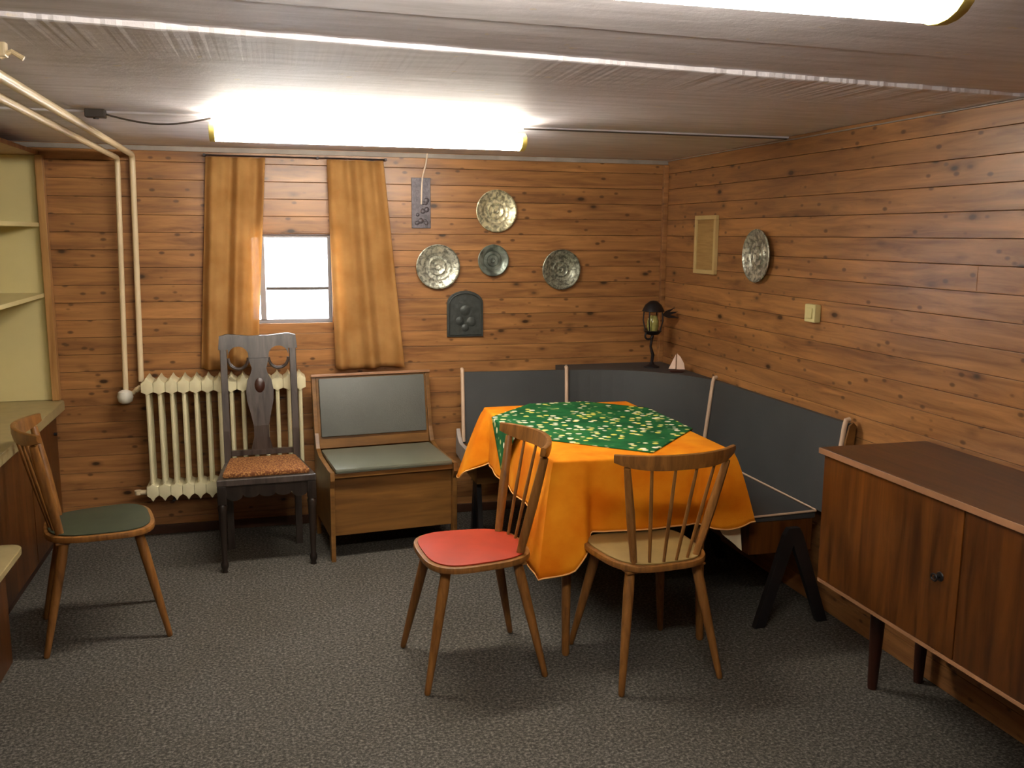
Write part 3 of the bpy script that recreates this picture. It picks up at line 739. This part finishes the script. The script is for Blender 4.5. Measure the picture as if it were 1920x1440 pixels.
# black trestle legs (inverted V)
def trestle(y, x0, x1, xa, zt, w=.032, n='x'):
    bm = NB()
    outer = [(x0 - w * .7, 0), (x0 + w * .8, 0), (xa - w * .1, zt - .085), (xa, zt - .075), (xa + w * .1, zt - .085), (x1 - w * .8, 0), (x1 + w * .7, 0), (xa + w * 1.35, zt - .03), (xa + w * .8, zt), (xa - w * .8, zt), (xa - w * 1.35, zt - .03)]
    prism(bm, outer, y - .014, y + .014, 'xz', .002); return bm
bm_obj('trestle_leg', trestle(3.245, 1.945, 2.245, 2.085, .425), M['black'], t, loc=L)
bm_obj('trestle_leg', trestle(4.05, 1.945, 2.2, 2.08, .299), M['black'], t, loc=L)
bm = NB(); prism(bm, [(4.56, 0), (4.60, 0), (4.665, .25), (4.675, .25), (4.74, 0), (4.78, 0), (4.71, .329), (4.63, .329)], 1.05, 1.075, 'yz'); bm_obj('trestle_leg', bm, M['black'], t, loc=L)
bm = NB(); prism(bm, [(4.56, 0), (4.60, 0), (4.665, .25), (4.675, .25), (4.74, 0), (4.78, 0), (4.71, .329), (4.63, .329)], 1.55, 1.575, 'yz'); bm_obj('trestle_leg', bm, M['black'], t, loc=L)

# ================================================================== table, cloths
TX0, TX1, TY0, TY1, TZ = 1.045, 1.795, 3.262, 4.40, .755
t = thing('dining_table', 'wooden dining table hidden under the orange tablecloth, legs showing below', 'table', ((TX0 + TX1) / 2, (TY0 + TY1) / 2, 0))
L = (-(TX0 + TX1) / 2, -(TY0 + TY1) / 2, 0)
bm = NB(); box(bm, (TX0, TY0, TZ - .025), (TX1, TY1, TZ), .004); bm_obj('tabletop', bm, M['chairwood'], t, loc=L)
bm = NB()
for lo, hi in (((TX0 + .09, TY0 + .10, TZ - .10), (TX1 - .09, TY0 + .12, TZ - .026)), ((TX0 + .09, TY1 - .12, TZ - .10), (TX1 - .09, TY1 - .10, TZ - .026)), ((TX0 + .09, TY0 + .121, TZ - .10), (TX0 + .11, TY1 - .121, TZ - .026)), ((TX1 - .11, TY0 + .121, TZ - .10), (TX1 - .09, TY1 - .121, TZ - .026))): box(bm, lo, hi)
bm_obj('apron', bm, M['chairwood'], t, loc=L)
for (tx, ty), (fx, fy) in (((1.13, 3.36), (1.082, 3.20)), ((1.70, 3.36), (1.655, 3.20)), ((1.13, 4.28), (1.09, 4.34)), ((1.70, 4.28), (1.74, 4.34))):
    bm = NB(); tube(bm, [(tx, ty, TZ - .027), (tx * .9 + fx * .1, ty * .9 + fy * .1, TZ - .1), (fx, fy, .01), (fx, fy, 0)], [.022, .024, .0155, .012], 14); bm_obj('leg', bm, M['chairwood'], t, True, L)

def drape(x0, x1, y0, y1, z, drops, cdrops, flare, cflare, nper=84, nv=18, seed=1, skirt=True):
    """drops: front,right,back,left; cdrops: FL, FR, BR, BL"""
    def lobe(d):
        t_ = min(1, max(0, (.15 - d) / .05)); return t_ * t_ * (3 - 2 * t_) * (.6 + .4 * max(0, 1 - d / .15))
    cs = [(x0, y0), (x1, y0), (x1, y1), (x0, y1)]; nrms = [(0, -1), (1, 0), (0, 1), (-1, 0)]
    prm = []
    for e in range(4):
        a, b = Vector(cs[e]), Vector(cs[(e + 1) % 4]); Ln = (b - a).length
        n0 = Vector(nrms[e]); 
        for k in range(nper):
            s = k / nper; da = s * Ln; db = (1 - s) * Ln
            wl = .145
            ca = max(0, 1 - da / wl); cb = max(0, 1 - db / wl)
            drop = drops[e] + (cdrops[e] - drops[e]) * ca ** .85 + (cdrops[(e + 1) % 4] - drops[e]) * cb ** .85
            # direction: turns to the diagonal close to the corners
            pn = Vector(nrms[e - 1]); nn = Vector(nrms[(e + 1) % 4]); wa = max(0, 1 - da / .05); wb = max(0, 1 - db / .05)
            d = (n0 + pn * wa + nn * wb); d.normalize()
            fl = flare + (cflare[e] - flare) * lobe(da) + (cflare[(e + 1) % 4] - flare) * lobe(db)
            # round the corner tips of the hem
            drop -= .022 * (math.exp(-(da / .03) ** 2) + math.exp(-(db / .03) ** 2)) * (cflare[0] > .05)
            # fold valley just beside each corner lobe
            fl -= .016 * math.exp(-((da - .155) / .03) ** 2) + .016 * math.exp(-((db - .155) / .03) ** 2)
            fl += .007 * math.sin(s * Ln * 21 + e * 2)
            prm.append((a.lerp(b, s), d, drop, fl))
    bm = NB(); rings = []
    r = .012
    N = len(prm)
    for j in range(nv + 1):
        ring = []
        for i, (p, d, drop, fl) in enumerate(prm):
            v = j / nv
            if j < 3:
                a = (j + 1) / 3 * PI / 2; q = p + d * (r * math.sin(a)); zz = z - r * (1 - math.cos(a))
            else:
                s = (j - 2) / (nv - 2); q = p + d * (r + max(.004 * s, fl * s ** .8)); zz = z - r - (drop - r) * s
            ring.append(bm.verts.new((q.x, q.y, zz)))
        rings.append(ring)
    for a, b in zip(rings, rings[1:]):
        for i in range(N): bm.faces.new((a[i], a[(i + 1) % N], b[(i + 1) % N], b[i]))
    top = [bm.verts.new((p.x, p.y, z)) for p, d, dr, fl in prm]
    for i in range(N): bm.faces.new((top[i], top[(i + 1) % N], rings[0][(i + 1) % N], rings[0][i]))
    # top surface as a fan of inner grid
    cx, cy = (x0 + x1) / 2, (y0 + y1) / 2; prev = top
    for k in (.5,):
        cur = [bm.verts.new((cx + (v.co.x - cx) * k, cy + (v.co.y - cy) * k, z)) for v in top]
        for i in range(N): bm.faces.new((prev[i], cur[i], cur[(i + 1) % N], prev[(i + 1) % N]))
        prev = cur
    c0 = bm.verts.new((cx, cy, z))
    for i in range(N): bm.faces.new((prev[i], c0, prev[(i + 1) % N]))
    hem = [r_.co.copy() for r_ in rings[-1]]
    return bm, hem
bm, hem = drape(TX0, TX1, TY0, TY1, TZ + .0085, (.287, .25, .22, .25), (.46, .300, .28, .385), .022, (.105, .09, .06, .15))
cloth = tag(bm_obj('tablecloth', bm, M['orange'], None, True), 'bright orange tablecloth draped over the dining table', 'tablecloth')
sm = cloth.modifiers.new('solid', 'SOLIDIFY'); sm.thickness = .0024; sm.offset = 0
bm = NB(); tube(bm, hem, .0034, 6, True); bm_obj('hem', bm, M['hem'], cloth, True)
bm, hem2 = drape(TX0 + .002, TX1 - .002, TY0 + .002, TY1 - .002, TZ + .0035, (.15, .15, .15, .15), (.2, .405, .2, .2), .004, (.02, .045, .02, .02), seed=2, nv=12)
bmesh.ops.delete(bm, geom=[f for f in bm.faces if not (f.calc_center_median().x > 1.55 and f.calc_center_median().y < 3.5)], context='FACES')
o = tag(bm_obj('undercloth', bm, M['whitecloth'], None, True), 'white undercloth peeping out below the front right corner of the orange tablecloth', 'tablecloth')

# green square laid diagonally, its corners folding over the table edge
t0 = NB(); n = 70; half = .455; ang = math.radians(47); ctr = Vector((1.44, 3.93)); rows = []
for i in range(n + 1):
    row = []
    for j in range(n + 1):
        u = (i / n * 2 - 1) * half; v = (j / n * 2 - 1) * half
        x = ctr.x + u * math.cos(ang) - v * math.sin(ang); y = ctr.y + u * math.sin(ang) + v * math.cos(ang); z = TZ + .0125
        ex0, ex1, ey0, ey1 = TX0 - .034, TX1 + .034, TY0 - .034, TY1 + .034
        for (val, lo, hi, ax) in ((x, ex0, ex1, 0), (y, ey0, ey1, 1)):
            over = lo - val if val < lo else (val - hi if val > hi else 0)
            if over > 0:
                z -= over * .97
                if ax == 0: x = lo - over * .05 if val < lo else hi + over * .05
                else: y = lo - over * .05 if val < lo else hi + over * .05
        row.append(t0.verts.new((x, y, z)))
    rows.append(row)
for a, b in zip(rows, rows[1:]):
    for k in range(n): t0.faces.new((a[k], a[k + 1], b[k + 1], b[k]))
g = tag(bm_obj('tablecloth', t0, M['greencloth'], None, True), 'green floral cloth laid diagonally on top of the orange tablecloth', 'tablecloth')
sm = g.modifiers.new('solid', 'SOLIDIFY'); sm.thickness = .002; sm.offset = 0

# ================================================================== ornaments in the corner
zl = ZT - .003
t = thing('iron_lantern', 'dark wrought-iron lantern figure with olive glass on the corner ledge', 'lantern', (2.15, 4.89, zl))
bm = NB(); lathe(bm, [(0, 0), (.045, 0), (.045, .006), (.018, .016), (.010, .03), (0, .03)], 20); bm_obj('base', bm, M['iron'], t, True)
bm = NB(); pts = [(0, 0, .02), (.006, 0, .07), (-.010, 0, .12), (-.004, 0, .16), (0, 0, .185)]; tube(bm, pts, [.009, .010, .007, .008, .010], 10)
tube(bm, [(-.028 + .022 * math.cos(a), -.01, .185 + .022 * math.sin(a)) for a in [2 * PI * k / 16 for k in range(16)]], .006, 8, True); bm_obj('stem', bm, M['iron'], t, True)
bm = NB(); lathe(bm, [(0, .185), (.035, .19), (.052, .21), (.047, .213), (.02, .206), (0, .206)], 22); bm_obj('drip_pan', bm, M['iron'], t, True)
bm = NB(); lathe(bm, [(0, .207), (.026, .207), (.034, .235), (.033, .27), (.024, .295), (.02, .30), (0, .30)], 20); bm_obj('glass', bm, M['candle'], t, True)
bm = NB(); lathe(bm, [(0, .385), (.02, .382), (.048, .36), (.064, .325), (.060, .322), (.03, .35), (0, .37)], 22)
for k in range(4):
    a = PI / 4 + k * PI / 2; tube(bm, [(.045 * math.cos(a), .045 * math.sin(a), .21), (.06 * math.cos(a), .06 * math.sin(a), .27), (.055 * math.cos(a), .055 * math.sin(a), .328)], .004, 6)
bm_obj('hood', bm, M['iron'], t, True)
for k, (a, l_) in enumerate(((12, .10), (-8, .105), (30, .085))):
    bm = NB(); ca, sa = math.cos(math.radians(a)), math.sin(math.radians(a)); p = Vector((.05, -.01, .30)); d = Vector((ca, -.1, sa)); q = Vector((-sa, 0, ca))
    pts = [p, p + d * l_ * .4 + q * .010, p + d * l_, p + d * l_ * .4 - q * .010]
    vs = [bm.verts.new(v) for v in pts] + [bm.verts.new(v + Vector((0, .004, 0))) for v in pts]
    bm.faces.new(vs[:4]); bm.faces.new(vs[4:][::-1])
    for i in range(4): bm.faces.new((vs[i], vs[(i + 1) % 4], vs[4 + (i + 1) % 4], vs[4 + i]))
    bm_obj('leaf', bm, M['iron'], t)

t = thing('model_sailboat', 'small model sailboat with white sails on the corner ledge', 'ornament', (2.20, 4.66, zl), math.radians(-15))
bm = NB(); prism(bm, [(-.045, .014), (-.03, 0), (.03, 0), (.05, .014)], -.012, .012, 'xz', .002); bm_obj('hull', bm, M['legdark'], t)
bm = NB(); tube(bm, [(-.004, 0, .014), (-.004, 0, .112)], .0015, 6); bm_obj('mast', bm, M['chairwood'], t)
bm = NB(); prism(bm, [(-.0062, .020), (-.0062, .104), (-.026, .06), (-.045, .020)], -.0012, .0012, 'xz'); bm_obj('sail', bm, M['sail'], t)
bm = NB(); prism(bm, [(0, .018), (.046, .018), (.040, .052), (.020, .088), (0, .107)], -.0012, .0012, 'xz'); bm_obj('sail', bm, M['sail'], t)

# ================================================================== sideboard
SBX, SBY0, SBY1, SBZ0, SBZ1 = 1.887, 1.05, 2.767, .394, .885
t = thing('sideboard', 'long low walnut-veneered sideboard on legs along the right wall', 'sideboard', (2.1, 1.9, 0))
L = (-2.1, -1.9, 0)
bm = NB(); box(bm, (SBX - .012, SBY0 - .01, SBZ1 - .022), (XR - .006, SBY1 + .012, SBZ1), .002); top = bm_obj('top_board', bm, M['veneer_top'], t, loc=L)
bm = NB(); box(bm, (SBX - .0165, SBY0 - .01, SBZ1 - .021), (SBX - .0125, SBY1 + .012, SBZ1 - .001), .001); bm_obj('edge_band', bm, M['edgewood'], top)
bm = NB(); box(bm, (SBX + .02, SBY0, SBZ0), (XR - .006, SBY1, SBZ1 - .023)); bm_obj('carcass', bm, M['veneer'], t, loc=L)
bm = NB(); box(bm, (SBX + .001, SBY0, SBZ0 - .001), (SBX + .0195, SBY1, SBZ0 + .012), .001); bm_obj('bottom_rail', bm, M['edgewood'], t, loc=L)
YS = 2.085
for a, b in ((YS + .0025, SBY1 - .002), (SBY0 + .002, YS - .0025)):
    bm = NB(); box(bm, (SBX, a, SBZ0 + .014), (SBX + .0195, b, SBZ1 - .026), .0015); d = bm_obj('door', bm, M['veneer'], t, loc=L)
    if a > 2:
        bm = NB(); R = Matrix.Translation((SBX - .0005, YS + .075, .635)) @ Matrix.Rotation(-PI / 2, 4, 'Y')
        lathe(bm, [(0, .003), (.013, .003), (.015, 0)], 16, R); tube(bm, [(SBX - .003, YS + .075, .635), (SBX - .022, YS + .075, .635)], .004, 8)
        tube(bm, [(SBX - .022, YS + .075 + .012 * math.cos(q), .635 + .010 * math.sin(q)) for q in [2 * PI * k / 12 for k in range(12)]], .003, 6, True)
        bm_obj('key_handle', bm, M['black'], d, True)
for x, y in ((2.075, 2.66), (2.075, 1.15), (2.27, 2.66), (2.27, 1.15)):
    bm = NB(); tube(bm, [(x, y, SBZ0 - .002), (x, y, SBZ0 - .05), (x + .004, y + .01, .03), (x + .004, y + .01, .0)], [.030, .028, .018, .016], 14); bm_obj('leg', bm, M['legdark'], t, True, L)
